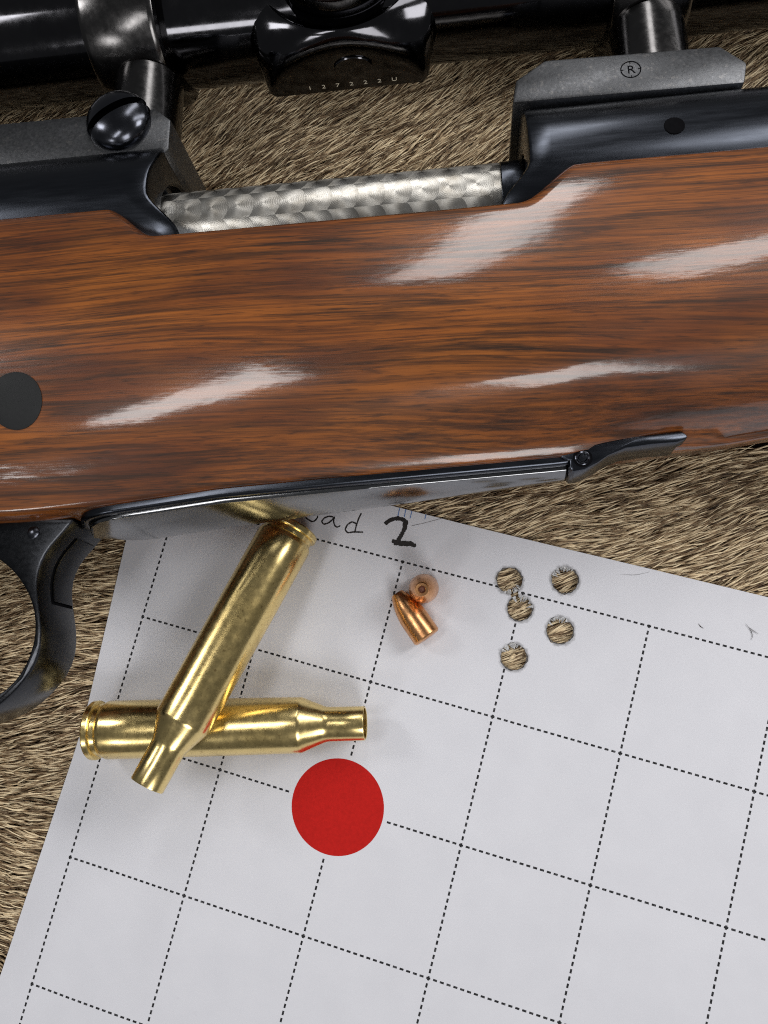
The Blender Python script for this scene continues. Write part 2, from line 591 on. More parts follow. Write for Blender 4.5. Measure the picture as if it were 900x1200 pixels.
def stock_loop(u):
    vt = float(v_top(u)); vb = float(v_bot(u))
    wt = float(flank(u, vt))
    k = 1.1 + 1.5 * float(smooth(abs(float(v_top(u + .3)) - float(v_top(u - .3))) / 0.9))     # softer lip on the scooped ends of the cut
    half = [(0, vt), (wt - 4, vt), (wt - 1.2 * k, vt), (wt - 0.68 * k, vt - 0.11 * k), (wt - 0.27 * k, vt - 0.41 * k), (float(flank(u, vt - k)) - 0.02, vt - k)]
    for s in np.linspace(0, 1, 34)[1:]:
        v = (vt - k) + (vb + 0.9 - (vt - k)) * s
        half.append((float(flank(u, v)), v))
    wb = half[-1][0]
    half += [(wb * 0.97, vb + 0.3), (wb * 0.88, vb), (0, vb - 0.0)]
    right = [(u, v, w) for w, v in half]
    left = [(u, v, -w) for w, v in half[1:-1]][::-1]
    return right + left


us = np.unique(np.round(np.concatenate([np.linspace(-135, -46, 24), np.linspace(-46, -34, 26), np.linspace(-34, 26, 28),
                                        np.linspace(26, 36, 24), np.linspace(36, 135, 34)]), 3))
stock = mesh("stock", *loft([stock_loop(float(u)) for u in us]), M_WOOD, rifle, angle=60)
props(stock, "glossy reddish brown walnut stock")

# ebony cross-bolt plug, following the flank
cu, cv, cr = -57.6, -42.8, 4.6
pv = []
for rr, off in ((cr, 0.0), (cr, 0.14), (cr - 0.35, 0.22), (cr * 0.5, 0.24), (0.01, 0.25)):
    pv.append([(cu + rr * math.cos(t), cv + rr * math.sin(t), float(flank(cu + rr * math.cos(t), cv + rr * math.sin(t))) + off - (0.6 if off == 0 else 0))
               for t in np.linspace(0, 2 * math.pi, 40, endpoint=False)])
mesh("stock_plug", *loft(pv), M_RUBBER, rifle)

# receiver ---------------------------------------------------------
RR, RI = 15.6, 8.7
NS = 96


def rear_end(v):
    return -38.2 - 1.1 * smooth((9 - v) / 8) + 5.2 * smooth((-1.5 - v) / 8)


def front_end(v):
    return 28.8 - 5.5 * smooth((-2.5 - v) / 8)


def bridge(name, endf, sgn, far, back):
    loops = []
    ang = [2 * math.pi * k / NS for k in range(NS)]
    for rad, d, fixed in ((RR, 0, far), (RR, 30, None), (RR, 4, None), (RR, 0.7, None), (RR - 0.2, 0.25, None), (RR - 0.7, 0.0, None),
                          (RI + 0.5, 0.0, None), (RI, 0.4, None), (RI, 0, back)):
        lp = []
        for t in ang:
            v = rad * math.cos(t); w = rad * math.sin(t)
            e = float(endf(RR * math.cos(t) if rad > 12 else rad * math.cos(t)))
            lp.append((fixed if fixed is not None else e - sgn * d, v, w))
        loops.append(lp)
    return mesh(name, *loft(loops), M_BLUED, rifle)


bridge("receiver_bridge", rear_end, 1, -135, -75)
bridge("receiver_ring", front_end, -1, 78, 60)
# rails between them
sec = []
a0 = math.asin(9.3 / 15.2)
for t in np.linspace(-math.pi / 2 + 0.0, 0, 1): pass
arc_o = [(-math.sin(t) * 15.2, math.cos(t) * 15.2) for t in np.linspace(a0, math.pi - a0, 28)]
arc_i = [(-math.sin(t) * 11.4, math.cos(t) * 11.4) for t in np.linspace(math.pi - math.asin(8.6 / 11.4), math.asin(8.6 / 11.4), 28)]
loopvw = arc_o + arc_i
rail = [[(u, v, w) for v, w in loopvw] for u in (-40, -20, 0, 15, 30)]
mesh("receiver_rail", *loft(rail), M_BLUED, rifle)
# barrel ahead of the receiver
mesh("barrel", *lathe([(77, 14.2), (77.6, 14.4), (100, 13.2), (140, 11.0)], (0, 0, 0), U, V_), M_BLUED, rifle)
# gas vent hole: dark disc painted in for its shaded depth
ga_ = math.radians(4)
gv = Vector((0, RR * math.sin(ga_), RR * math.cos(ga_)))
mesh("gas_port", *lathe([(-0.5, 1.72), (0.06, 1.72), (0.12, 1.62), (0.07, 1.5), (0.07, 0.01)], Vector((53.3, 0, 0)) + gv, gv.normalized(), U, 32), M_DARK, rifle)

# bolt -------------------------------------------------------------
bolt = mesh("bolt_body", *lathe([(-74, 7.4), (24.2, 7.4), (24.6, 7.25)], (0, 0, 0), U, V_, 96), M_JEWEL, rifle)
props(bolt, "engine turned bright steel bolt body")
mesh("bolt_head", *lathe([(24.5, 7.3), (24.7, 7.55), (29.5, 7.55), (30.2, 7.2), (56, 7.1)], (0, 0, 0), U, V_, 72), M_BLUED, rifle)

# mount bases ------------------------------------------------------
rb = prism("scope_base", [(-135, 9.0), (-38.6, 9.0), (-37.4, 10.6), (-37.3, 17.0), (-40.6, 20.0), (-135, 20.8)], -11, 11.3, M_RAIL, rifle, 0.45)
prism("base_foot", [(-132, 6), (-40, 6), (-40, 14), (-132, 14)], -8.5, 8.5, M_BLUED, rb, 0.2)
fb = prism("scope_base", [(27.3, 13.9), (28.2, 18.8), (33.8, 22.6), (65.0, 21.6), (69.2, 17.4), (68.2, 13.1)], -10, 10.2, M_RAIL, rifle, 0.6)
prism("base_foot", [(29.5, 8), (67, 8), (67, 17), (29.5, 17)], -7.8, 7.8, M_BLUED, fb, 0.2)
# maker's mark: ring, R and the four ticks cut into the front base
mc = (48.9, 18.4)
prt = []
ringv = []
for rr, zz in ((1.86, 10.18), (1.86, 10.235), (1.66, 10.235), (1.66, 10.18)):
    ringv.append([(mc[0] + rr * math.cos(t), mc[1] + rr * math.sin(t), zz) for t in np.linspace(0, 2 * math.pi, 40, endpoint=False)])
prt.append(loft(ringv, True, False, False))
for t, l in ((90, 0.55), (0, 0.5), (180, 0.5), (270, 0.45)):
    c, s = math.cos(math.radians(t)), math.sin(math.radians(t))
    q = [(1.75, .09), (1.75 - l, .06), (1.75 - l, -.06), (1.75, -.09)]
    prt.append(([(mc[0] + a * c - b * s, mc[1] + a * s + b * c, 10.232) for a, b in q], [(0, 1, 2, 3)]))
mesh("engraved_ring", *join(prt), M_DARK, fb, smooth=False)
text_mesh("engraved_letter", "R", 2.5, M_DARK, fb, Matrix.Translation(Vector((mc[0] + .05, mc[1] - .1, 10.21)) * S), 0.02)

# scope ------------------------------------------------------------
VS, RT, UC = 52.0, 12.7, -5.0
tube = mesh("scope_tube", *lathe([(-140, RT), (-22.2, RT), (-22, RT + .05), (140, RT)], (0, VS, 0), U, V_, 96), M_SCOPE, rifle)


def se(a, b, n, w, clip, cv=VS, N=80):
    lp = []
    for k in range(N):
        t = 2 * math.pi * k / N
        c, s = math.cos(t), math.sin(t)
        uu = a * math.copysign(abs(c) ** (2 / n), c); vv = b * math.copysign(abs(s) ** (2 / n), s)
        lp.append((UC + uu, max(cv + vv, clip), w))
    return lp


CL = VS - 18.0
house = [se(16.5, 17.6, 12, -4.4, CL + .5), se(17.2, 18.3, 14, -3.9, CL), se(17.5, 18.6, 14, -3.0, CL), se(18.2, 18.7, 8, -1.0, CL), se(19.2, 18.7, 5.2, 1.0, CL),
         se(20.2, 18.7, 3.9, 3.0, CL), se(20.9, 18.5, 3.0, 5.0, CL), se(20.9, 18.2, 2.5, 6.4, CL), se(20.2, 17.8, 2.25, 7.6, CL), se(18.7, 17.3, 2.08, 8.7, CL), se(17.2, 16.9, 2, 9.4, CL), se(16.5, 16.5, 2, 9.65, CL),
         se(16.0, 16.0, 2, 9.4, CL), se(15.5, 15.5, 2, 8.3, CL), se(14.4, 14.4, 2, 7.6, CL)]
saddle = mesh("turret_housing", *loft(house), M_SCOPE, rifle, angle=40)
mesh("turret_cap", *lathe([(7.0, 13.4), (12.6, 13.2), (13.6, 12.7), (14.0, 12.0), (13.9, 10.6), (13.3, 10.1), (13.2, 0.01)], (UC, VS, 0), W_, U, 64), M_SCOPE, rifle)
pv, pf = lathe([(-0.3, 4.05), (0.25, 4.0), (0.42, 3.75), (0.42, 0.01)], (0, 0, 0), (0, -1, 0), U, 48)
mesh("access_plug", [(a - 3.2, b + CL, c * 0.62 + 2.0) for a, b, c in pv], pf, M_SCOPE, saddle)
Rt = Matrix(((1, 0, 0, 0), (0, 0, -1, 0), (0, 1, 0, 0), (0, 0, 0, 1)))
text_mesh("serial_number", "1  2  7  2  2  2  U", 1.75, M_CREAM, saddle, Matrix.Translation(Vector((-4.0, CL - 0.04, -2.45)) * S) @ Rt @ Matrix.Diagonal((1, 0.74, 1, 1)), 0.02, 1.42)


def ring(uc, wd, pu, pr, vb):
    r = mesh("scope_ring", *lathe([(uc - wd / 2, RT + .1), (uc - wd / 2, 15.2), (uc - wd / 2 + .5, 15.55)] + [(uc + wd * k / 14, 15.55 + 0.65 * (1 - (k / 6.6) ** 2)) for k in range(-6, 7)] + [(uc + wd / 2 - .5, 15.55), (uc + wd / 2, 15.2), (uc + wd / 2, RT + .1)],
                                  (0, VS, 0), U, V_, 96, False, False), M_RING, rifle)
    mesh("ring_post", *lathe([(vb, pr), (32, pr), (36.5, pr), (36.9, pr - .4)], (pu, 0, 0), V_, U, 72), M_RING, r)
    return r


ring(-49.8, 15.5, -47.2, 7.0, 19)
ring(56.0, 15.0, 55.6, 7.3, 20)

# big slotted clamp screw on the rear base: two half domes
sc_c = Vector((-47.4, 17.3, 11.2)); sr, sh, gap = 6.4, 4.2, 0.85
slot_dir = Vector((math.cos(math.radians(29)), math.sin(math.radians(29)), 0))
slot_n = Vector((-slot_dir.y, slot_dir.x, 0))
dv, df = lathe([(-0.2, sr * .97), (0.5, sr)] + [(0.5 + (sh - .5) * math.sin(a), sr * math.cos(a) ** 0.9) for a in np.linspace(0.1, math.pi / 2 - 0.02, 14)], (0, 0, 0), W_, U, 56)
scr = None
for sgn in (1, -1):
    bm = bmesh.new()
    bv = [bm.verts.new(v) for v in dv]
    for f in df: bm.faces.new([bv[i] for i in f])
    pl = slot_n * (gap * sgn)
    g = bmesh.ops.bisect_plane(bm, geom=bm.verts[:] + bm.edges[:] + bm.faces[:], plane_co=pl, plane_no=slot_n * sgn, clear_inner=True, dist=1e-4)
    ed = [e for e in bm.edges if e.is_boundary]
    bmesh.ops.holes_fill(bm, edges=ed, sides=0)
    for v in bm.verts: v.co += sc_c
    o = from_bm("screw_head", bm, M_SCREW, rb, 30)
mesh("screw_core", *lathe([(-.5, sr * .93), (1.5, sr * .93), (1.6, sr * .9)], sc_c, W_, U, 40), M_DARK, rb)

# bottom metal -----------------------------------------------------
def outline(inset, n_arc=14, u_end=32.5, u_left=-53.5):
    pts = []
    for u in np.linspace(u_end, -44, 36): pts.append((u, float(hwf(u)) - inset))
    h0 = float(hwf(-44)) - inset
    for t in np.linspace(0, math.pi, 2 * n_arc)[1:-1]:
        pts.append((-44 - (9.5 - inset) * math.sin(t) ** 0.8, h0 * math.cos(t)))
    for u in np.linspace(-44, u_end, 36): pts.append((u, -(float(hwf(u)) - inset)))
    return pts


prof = [(0.0, 2.2), (0.0, 0.55), (0.25, 0.12), (0.7, 0.0), (1.5, 0.05), (1.75, 0.4), (1.9, 0.75), (2.1, 0.75), (2.3, 0.8), (2.5, 1.3), (2.5, 2.4)]
loops = []
lines_ = [outline(i) for i, _ in prof]
for k in range(len(lines_[0])):
    loops.append([(lines_[j][k][0], float(vf(lines_[j][k][0])) + prof[j][1], lines_[j][k][1]) for j in range(len(prof))])
mesh("magazine_frame", *loft(loops, True), M_BLUED, rifle, angle=50)
# floorplate, slightly crowned
fl = []
SK = np.linspace(1, -1, 41)
for u in np.concatenate([-44 - 8.3 * np.cos(np.linspace(0, math.pi / 2, 10)), np.linspace(-44, 32.2, 30)[1:]]):
    u = float(u)
    h = float(hwf(max(u, -44))) - 1.75
    if u < -44: h *= math.sqrt(max(0.02, 1 - ((-44 - u) / 8.35) ** 2))
    row = []
    for s in np.sign(SK) * (1 - (1 - np.abs(SK)) ** 2.2):
        edge = min(1, (1 - abs(s)) * h / 0.22)
        v = float(vf(u)) + 0.95 - 1.45 * math.sqrt(1 - (1 - edge) ** 2) - 0.7 * (1 - s * s)
        row.append((u, v, h * s))
    row += [(u, float(vf(u)) + 3, -h * .98), (u, float(vf(u)) + 3, h * .98)]
    fl.append(row)
fp = mesh("floorplate", *loft(fl, True), M_MIRROR, rifle, angle=50)
props(fp, "mirror polished steel floorplate")
# hinge with its pin and front tang
hp = [(31.0, -51.5), (44.1, -50.4), (51.0, -49.9), (52.0, -50.8), (51.6, -51.5), (50.1, -51.9), (46.0, -52.0), (41.9, -52.4), (38.9, -53.5),
      (37.2, -54.6), (34.9, -55.7), (33.0, -56.0), (32.4, -55.2), (32.6, -54.0), (31.2, -53.4)]
hg = prism("floorplate_hinge", hp, -1.6, 5.8, M_BLUED, rifle, 0.35)
mesh("hinge_pin", *lathe([(5.4, 1.25), (5.95, 1.25), (6.05, 1.1), (5.9, 0.9), (5.9, 0.75), (6.08, 0.6), (6.1, 0.01)], (34.7, -53.7, 0), W_, U, 36), M_SCREW, hg)
mesh("pin_seat", *lathe([(5.5, 1.6), (5.84, 1.6), (5.84, 1.2)], (34.7, -53.7, 0), W_, U, 36), M_DARK, hg)

# trigger guard ----------------------------------------------------
outer = [(-53.2, -59.6), (-53.6, -60.8), (-54.4, -62.0), (-56.2, -63.2), (-58.2, -65.6), (-59.1, -68.1), (-59.2, -71.8), (-58.0, -75.2), (-57.1, -80.2), (-57.5, -84.4),
         (-60.2, -88.3), (-63.8, -91.6), (-69, -94.0), (-80, -95.5), (-98, -94.5), (-110, -86), (-116, -70), (-118, -59)]
inner = [(-113.5, -59), (-111, -70), (-106, -83), (-96, -91.5), (-80, -93.2), (-70, -92.2), (-63.8, -89.6), (-60.7, -87.2), (-58.5, -82.0), (-58.4, -78.1), (-59.5, -73.7), (-62.9, -69.0), (-66.3, -66.1), (-70, -64.6), (-76, -63.0), (-78, -59)]


def dense(pts, k=4):
    P = np.array(pts, float)
    t = np.r_[0, np.cumsum(np.hypot(*np.diff(P, axis=0).T))]
    tt = np.linspace(0, t[-1], len(P) * k)
    Q = np.c_[np.interp(tt, t, P[:, 0]), np.interp(tt, t, P[:, 1])]
    for _ in range(4): Q[1:-1] = (Q[:-2] + 2 * Q[1:-1] + Q[2:]) / 4
    return [tuple(q) for q in Q]


od, idn = dense(outer), dense(inner)
tg = prism("trigger_guard", od + idn, -6.2, 6.2, M_GUARD, rifle, 0.45, angle=30)
# narrow edge bevel by hand: a bright worn rim along the near edge
rim = []
for (a, b) in od:
    pass
mesh("guard_pin", *lathe([(6.0, 1.15), (6.3, 1.15), (6.4, 1.0), (6.4, 0.01)], (-60.4, -61.9, 0), W_, U, 30), M_SCREW, tg)
# floorplate release let into the front of the bow
P = np.array([q for q in od if -74.4 < q[1] < -61.5 and q[0] > -62])
T = np.gradient(P, axis=0); T /= np.linalg.norm(T, axis=1)[:, None]
Nn = np.c_[-T[:, 1], T[:, 0]]
if Nn[len(Nn) // 2][0] < 0: Nn = -Nn
rows = []
for (a, b), n in zip(P, Nn):
    rows.append([(a - n[0] * .4, b - n[1] * .4, 1.4), (a + n[0] * .28, b + n[1] * .28, 1.4), (a + n[0] * .36, b + n[1] * .36, 1.1), (a + n[0] * .36, b + n[1] * .36, -5.0),
                 (a + n[0] * .28, b + n[1] * .28, -5.3), (a - n[0] * .4, b - n[1] * .4, -5.3)])
mesh("floorplate_release", *loft(rows, True), M_GUARD, tg, angle=50)
gr = []
for (a, b), n in zip(P, Nn):
    gr.append([(a + n[0] * .05, b + n[1] * .05, 1.8), (a + n[0] * .05, b + n[1] * .05, 1.3)])
gro = loft(gr, False, False, False)
a, b = P[-1]; n = Nn[-1]; d = T[-1]
gro2 = ([(a + n[0] * .06 + d[0] * k, b + n[1] * .06 + d[1] * k, w) for k in (-.1, .45) for w in (1.8, -5.4)], [(0, 1, 3, 2)])
mesh("release_gap", *join([gro, gro2]), M_DARK, tg, smooth=False)

# ------------------------------------------------------------------ paper target
GA = math.radians(-15.092)
PO = Vector((-45.17, 2.72, 0.0))
PM = Matrix.Translation(PO * S) @ Matrix.Rotation(GA, 4, 'Z')
cg, sg = math.cos(GA), math.sin(GA)


def to_paper(x, y):
    x = x - PO.x; y = y - PO.y
    return cg * x + sg * y, -sg * x + cg * y


def hole_loop(cx, cy, r, seed, amp=0.055, n=64):
    rr = random.Random(seed)
    ph = [rr.uniform(0, 6.28) for _ in range(5)]
    out = []
    for k in range(n):
        t = 2 * math.pi * k / n
        f = 1 + amp * (0.6 * math.sin(3 * t + ph[0]) + 0.4 * math.sin(7 * t + ph[1]) + 0.4 * math.sin(13 * t + ph[2]) + 0.3 * rr.uniform(-1, 1))
        out.append((cx + r * f * math.cos(t), cy + r * f * math.sin(t)))
    return out


h_loops = [hole_loop(*h, i) for i, h in enumerate(HOLES)]
# the first two holes run into each other through a short tear
A, B = HOLES[0], HOLES[1]
dirv = np.array([B[0] - A[0], B[1] - A[1]]); dl = np.hypot(*dirv); dirv /= dl
nrm = np.array([-dirv[1], dirv[0]])


def cut(loop, c, d, hw):
    keep = []
    for p in loop:
        q = np.array(p) - np.array(c[:2])
        if not (q @ d > 0 and abs(q @ nrm) < hw): keep.append(p)
    # start just after the gap
    k = max(range(len(keep)), key=lambda i: math.dist(keep[i], keep[i - 1]))
    return keep[k:] + keep[:k]


la = cut(h_loops[0], A, dirv, 0.62); lb = cut(h_loops[1], B, -dirv, 0.72)
merged = la + lb if math.dist(la[-1], lb[0]) < math.dist(la[-1], lb[-1]) else la + lb[::-1]
cuts = [merged] + h_loops[2:]


def pz(x, y):
    return 0.10 + 0.10 * math.sin(x * 0.07 + 0.6) * math.cos(y * 0.06) + 0.05 * math.sin(x * 0.19 + y * 0.13)


bound = []
LX = [(-268, -8.5), (-160, -7.6), (-102, -7.0), (-53, -5.7), (-45, -6.1), (-11.7, -8.6), (11.0, -9.6)]
for y in np.linspace(-268, 11, 50): bound.append((float(np.interp(y, [a for a, _ in LX], [b for _, b in LX])), float(y)))
for x in np.linspace(-9.6, 274, 52)[1:]: bound.append((float(x), float(np.interp(x, [-10, 64, 122, 274], [11.0, 10.75, 11.4, 11.6]))))
for y in np.linspace(11.6, -268, 50)[1:]: bound.append((274.0, float(y)))
for x in np.linspace(274, -8.5, 52)[1:-1]: bound.append((float(x), -268.0))


def inside(poly, x, y):
    c = False; n = len(poly)
    for i in range(n):
        x1, y1 = poly[i]; x2, y2 = poly[i - 1]
        if (y1 > y) != (y2 > y) and x < (x2 - x1) * (y - y1) / (y2 - y1) + x1: c = not c
    return c


pts, edges = [], []
for lp in [bound] + cuts:
    k = len(pts); n = len(lp)
    pts += [Vector(p) for p in lp]
    edges += [(k + i, k + (i + 1) % n) for i in range(n)]
for x in np.arange(0, 270, 6.0):
    for y in np.arange(-262, 8, 6.0):
        if all(math.dist((x, y), h[:2]) > 4.2 for h in HOLES): pts.append(Vector((float(x), float(y))))
cv_, ce_, cf_, *_r = geometry.delaunay_2d_cdt(pts, edges, [], 0, 1e-5)
tris = []
for f in cf_:
    c = sum((cv_[i] for i in f), Vector((0, 0))) / len(f)
    if inside(bound, c.x, c.y) and not any(inside(h, c.x, c.y) for h in cuts): tris.append(list(f))
top = [(v.x, v.y, pz(v.x, v.y)) for v in cv_]
bot = [(v.x, v.y, pz(v.x, v.y) - 0.11) for v in cv_]
nv = len(top)
ecount = {}
for f in tris:
    for i in range(3):
        e = (f[i], f[(i + 1) % 3])
        ecount[e] = 1
faces = [tuple(f) for f in tris] + [tuple(i + nv for i in f[::-1]) for f in tris]
for (a, b) in ecount:
    if (b, a) not in ecount: faces.append((b, a, a + nv, b + nv))
paper = empty("paper_target", PM)
props(paper, "white paper target with dashed grid, red spot and five bullet holes under the rifle", "paper target")
mesh("sheet", top + bot, faces, M_PAPER, paper, angle=30)
# printed spot
rp = []
for rr in (9.36, 8.2, 6, 3, 0.02):
    rp.append([(50.8 + rr * math.cos(t), -50.8 + rr * math.sin(t), pz(50.8 + rr * math.cos(t), -50.8 + rr * math.sin(t)) + 0.012) for t in np.linspace(0, 2 * math.pi, 96, endpoint=False)])
props(mesh("red_spot", *loft(rp, True, False, True), M_RED, paper), "round red aiming spot on a grid crossing")
STROKES = [[(28.29, 3.94), (29.03, 3.59), (29.96, 3.32), (30.58, 3.69), (30.94, 4.49), (30.6, 5.6), (29.5, 6.2), (28.5, 5.6), (28.29, 3.94)],
           [(34.15, 5.43), (33.2, 5.36), (32.32, 4.72), (31.98, 3.83), (32.61, 3.41), (33.52, 3.93), (34.15, 4.84), (34.44, 5.59), (34.44, 4.54), (34.97, 3.72), (35.54, 3.49), (36.15, 4.02)],
           [(39.75, 7.69), (39.5, 6.46), (39.4, 4.85), (39.49, 3.3)],
           [(39.33, 5.25), (38.31, 5.45), (37.53, 4.62), (37.3, 3.48), (38.01, 2.92), (39.2, 3.43), (41.21, 3.9)],
           [(22.8, 10.0), (23.0, 6.5), (23.2, 3.2), (25.2, 3.0), (26.8, 3.6)]]
TWO = [[(45.2, 6.66), (45.71, 7.53), (47.01, 8.37), (48.72, 8.63), (49.48, 8.25), (49.5, 6.93), (49.1, 5.18), (48.55, 3.68)],
       [(45.33, 6.94), (46.11, 7.89), (47.49, 8.61), (49.09, 8.48), (49.37, 6.49), (48.92, 4.31), (48.55, 3.39)],
       [(47.5, 3.62), (49.47, 3.8), (51.42, 4.18), (52.61, 3.87)], [(48.0, 3.29), (50.15, 3.56), (51.68, 3.96), (52.7, 3.81)]]


def flatten(vf_):
    v, f = vf_
    return [(a, b, c + pz(a, b)) for a, b, c in v], f


mesh("handwriting", *flatten(join([ribbon(s, 0.30, 0.035 + 0.003 * i) for i, s in enumerate(STROKES)])), M_INK, paper, smooth=False, recalc=False)
mesh("handwritten_number", *flatten(join([ribbon(s, 0.78, 0.035 + 0.004 * i) for i, s in enumerate(TWO)])), M_INK, paper, smooth=False, recalc=False)
for a, b in (((47.3, 10.72), (47.41, 8.88)), ((48.63, 10.85), (48.75, 9.14)), ((49.97, 10.77), (49.99, 9.12)), ((52.99, 10.75), (53.04, 9.69))):
    mesh("blue_tick", *flatten(ribbon([a, b], 0.20, 0.035)), M_BLUEINK, paper, smooth=False, recalc=False)
mesh("pencil_line", *flatten(ribbon([(50.69, 7.73), (52.86, 8.82), (56.25, 10.71)], 0.13, 0.03)), M_PENCIL, paper, smooth=False, recalc=False)
# torn fibres and soot round each hole
for i, (hx, hy, hr) in enumerate(HOLES):
    rr = random.Random(40 + i)
    ring_v, ring_f = [], []
    n = 72
    for k in range(n):
        t = 2 * math.pi * k / n
        w = 0.03 + 0.12 * abs(math.sin(2.3 * t + i)) + rr.uniform(0, .14)
        skip = (i < 2) and abs(((t - math.atan2(*( (dirv * (1 if i == 0 else -1))[::-1] ))) + math.pi) % (2 * math.pi) - math.pi) < 0.32
        r1 = hr * 1.012
        p1 = (hx + (r1 + .03) * math.cos(t), hy + (r1 + .03) * math.sin(t)); p2 = (hx + (r1 - .14 - w * .5) * math.cos(t), hy + (r1 - .14 - w * .5) * math.sin(t))
        ring_v += [(*p1, pz(*p1) - 0.02), (*p2, pz(*p2) - 0.10 - rr.uniform(0, .2))]
        if not skip: ring_f.append((2 * k, (2 * k + 2) % (2 * n), (2 * k + 3) % (2 * n), 2 * k + 1))
    mesh("hole_rim", ring_v, ring_f, M_SOOT, paper, smooth=False, recalc=False)
    fv, ff = [], []
    for k in range(16):
        t = rr.gauss(1.9, 0.55) if i else rr.gauss(-1.0, .4)
        if i == 1: t = rr.gauss(1.2, 0.6)
        r0 = hr * 1.0; L = rr.uniform(.4, 1.3); wd = rr.uniform(.12, .4)
        b = len(fv)
        for (rad, tw, dz) in ((r0 + .05, wd, 0.0), (r0 - L * .55, wd * .8, rr.uniform(-.5, .05)), (r0 - L, wd * .3, rr.uniform(-.7, .0))):
            for s in (-1, 1):
                a_ = t + s * tw / hr
                fv.append((hx + rad * math.cos(a_), hy + rad * math.sin(a_), pz(hx, hy) + dz + rr.uniform(-.06, .06)))
        ff += [(b, b + 1, b + 3, b + 2), (b + 2, b + 3, b + 5, b + 4)]
    props(mesh("torn_fibres", fv, ff, M_TORN, paper, smooth=False, recalc=False), kind="stuff")

# ------------------------------------------------------------------ cartridge cases
def case(base, mouth, label, L):
    base = Vector(base); mouth = Vector(mouth)
    ax = (mouth - base).normalized()
    zc = z_ - ax * ax.dot(z_); zc.normalize()
    yc = zc.cross(ax)
    M = Matrix(((ax.x, yc.x, zc.x, base.x * S), (ax.y, yc.y, zc.y, base.y * S), (ax.z, yc.z, zc.z, base.z * S), (0, 0, 0, 1)))
    e = empty("cartridge_case", M)
    props(e, label, "cartridge case", "brass cases lying crossed on the paper")
    k = L / 57.0
    out = [(0.0, 2.6), (0.0, 5.6), (0.12, 5.68), (0.3, 5.82), (1.15, 5.82), (1.32, 5.70), (1.42, 5.2), (2.5, 5.2), (3.3, 5.62), (3.7, 5.74), (10, 5.70), (20, 5.62), (30, 5.52), (40, 5.40), (43.9, 5.33),
           (44.3, 5.26), (44.7, 5.08), (46.8, 4.22), (48.8, 3.46), (49.3, 3.34), (50.0, 3.29), (53, 3.27), (56.75, 3.25), (56.95, 3.18), (57.0, 3.08), (56.9, 2.92), (49.5, 2.9), (44, 4.6), (40, 4.7), (38, 0.01)]
    mesh("case_body", *lathe([(a * k, r) for a, r in out], (0, 0, 0), (1, 0, 0), (0, 0, 1), 96, False, False), M_BRASS, e, angle=28)
    mesh("primer", *lathe([(0.3, 2.65), (0.12, 2.62), (0.02, 2.45), (0.0, 0.01)], (0, 0, 0), (1, 0, 0), (0, 0, 1), 40, False, True), M_BRASS, e)
    return e


case((-58.6, -44.6, 5.95), (-3.0, -42.5, 5.95), "empty brass cartridge case lying flat beside the red spot, under the other case", 55.6)
case((-18.2, -3.6, 6.4), (-41.3, -52.4, 19.2), "empty brass cartridge case propped across the other case, its rim under the rifle", 55.5)

# ------------------------------------------------------------------ bullets
def bullet(base, tip, label):
    base = Vector(base); tip = Vector(tip)
    ax = (tip - base).normalized()
    ref = Vector((0, 0, 1)) if abs(ax.z) < .9 else Vector((0, 1, 0))
    zc = (ref - ax * ax.dot(ref)).normalized(); yc = zc.cross(ax)
    M = Matrix(((ax.x, yc.x, zc.x, base.x * S), (ax.y, yc.y, zc.y, base.y * S), (ax.z, yc.z, zc.z, base.z * S), (0, 0, 0, 1)))
    e = empty("bullet", M)
    props(e, label, "bullet", "copper bullets on the paper")
    R = 2.92
    out = [(0.25, 0.01), (0.05, 1.6), (0.0, 2.45), (0.12, 2.7), (0.4, R), (5.3, R), (6.1, 2.79), (7.0, 2.64), (7.9, 2.45), (8.8, 2.17), (9.6, 1.86), (10.3, 1.55), (10.7, 1.36), (10.86, 1.24), (10.88, .75), (10.75, .62)]
    mesh("jacket", *lathe(out, (0, 0, 0), (1, 0, 0), (0, 0, 1), 72, False, False), M_COPPER, e, angle=30)
    mesh("hollow_tip", *lathe([(10.78, .66), (10.6, .55), (10.35, .4), (10.3, .01)], (0, 0, 0), (1, 0, 0), (0, 0, 1), 32, False, True), M_LEAD, e)
    return e


bullet((9.1, -26.1, 2.98), (2.85, -17.1, 2.55), "copper bullet lying on its side with its flat nose to the upper left")
bullet((8.45, -16.0, 0.15), (8.5, -16.75, 10.9), "copper bullet standing on its base, seen nose on")

# ------------------------------------------------------------------ loose hairs on the paper
def loose(pts, label, r=0.07):
    pts = [Vector(p) for p in dense(pts, 5)] if False else [Vector((*p, 0.28)) for p in dense(pts, 5)]
    loops = []
    for i, p in enumerate(pts):
        d = (pts[min(i + 1, len(pts) - 1)] - pts[max(i - 1, 0)]).normalized()
        s = d.cross(z_); rr_ = r * (1 - 0.7 * abs(2 * i / (len(pts) - 1) - 1))
        loops.append([p + (s * math.cos(t) + z_ * math.sin(t)) * rr_ for t in (0, 2.1, 4.2)])
    o = mesh("loose_hair", *loft(loops), M_PENCIL_D, None)
    props(o, label, "hair", "loose hairs on the paper")


M_PENCIL_D = mat_plain("dark_hair", (0.05, 0.04, 0.035), 0.6)


def from_paper(x, y):
    return (PO.x + cg * x - sg * y, PO.y + sg * x + cg * y)


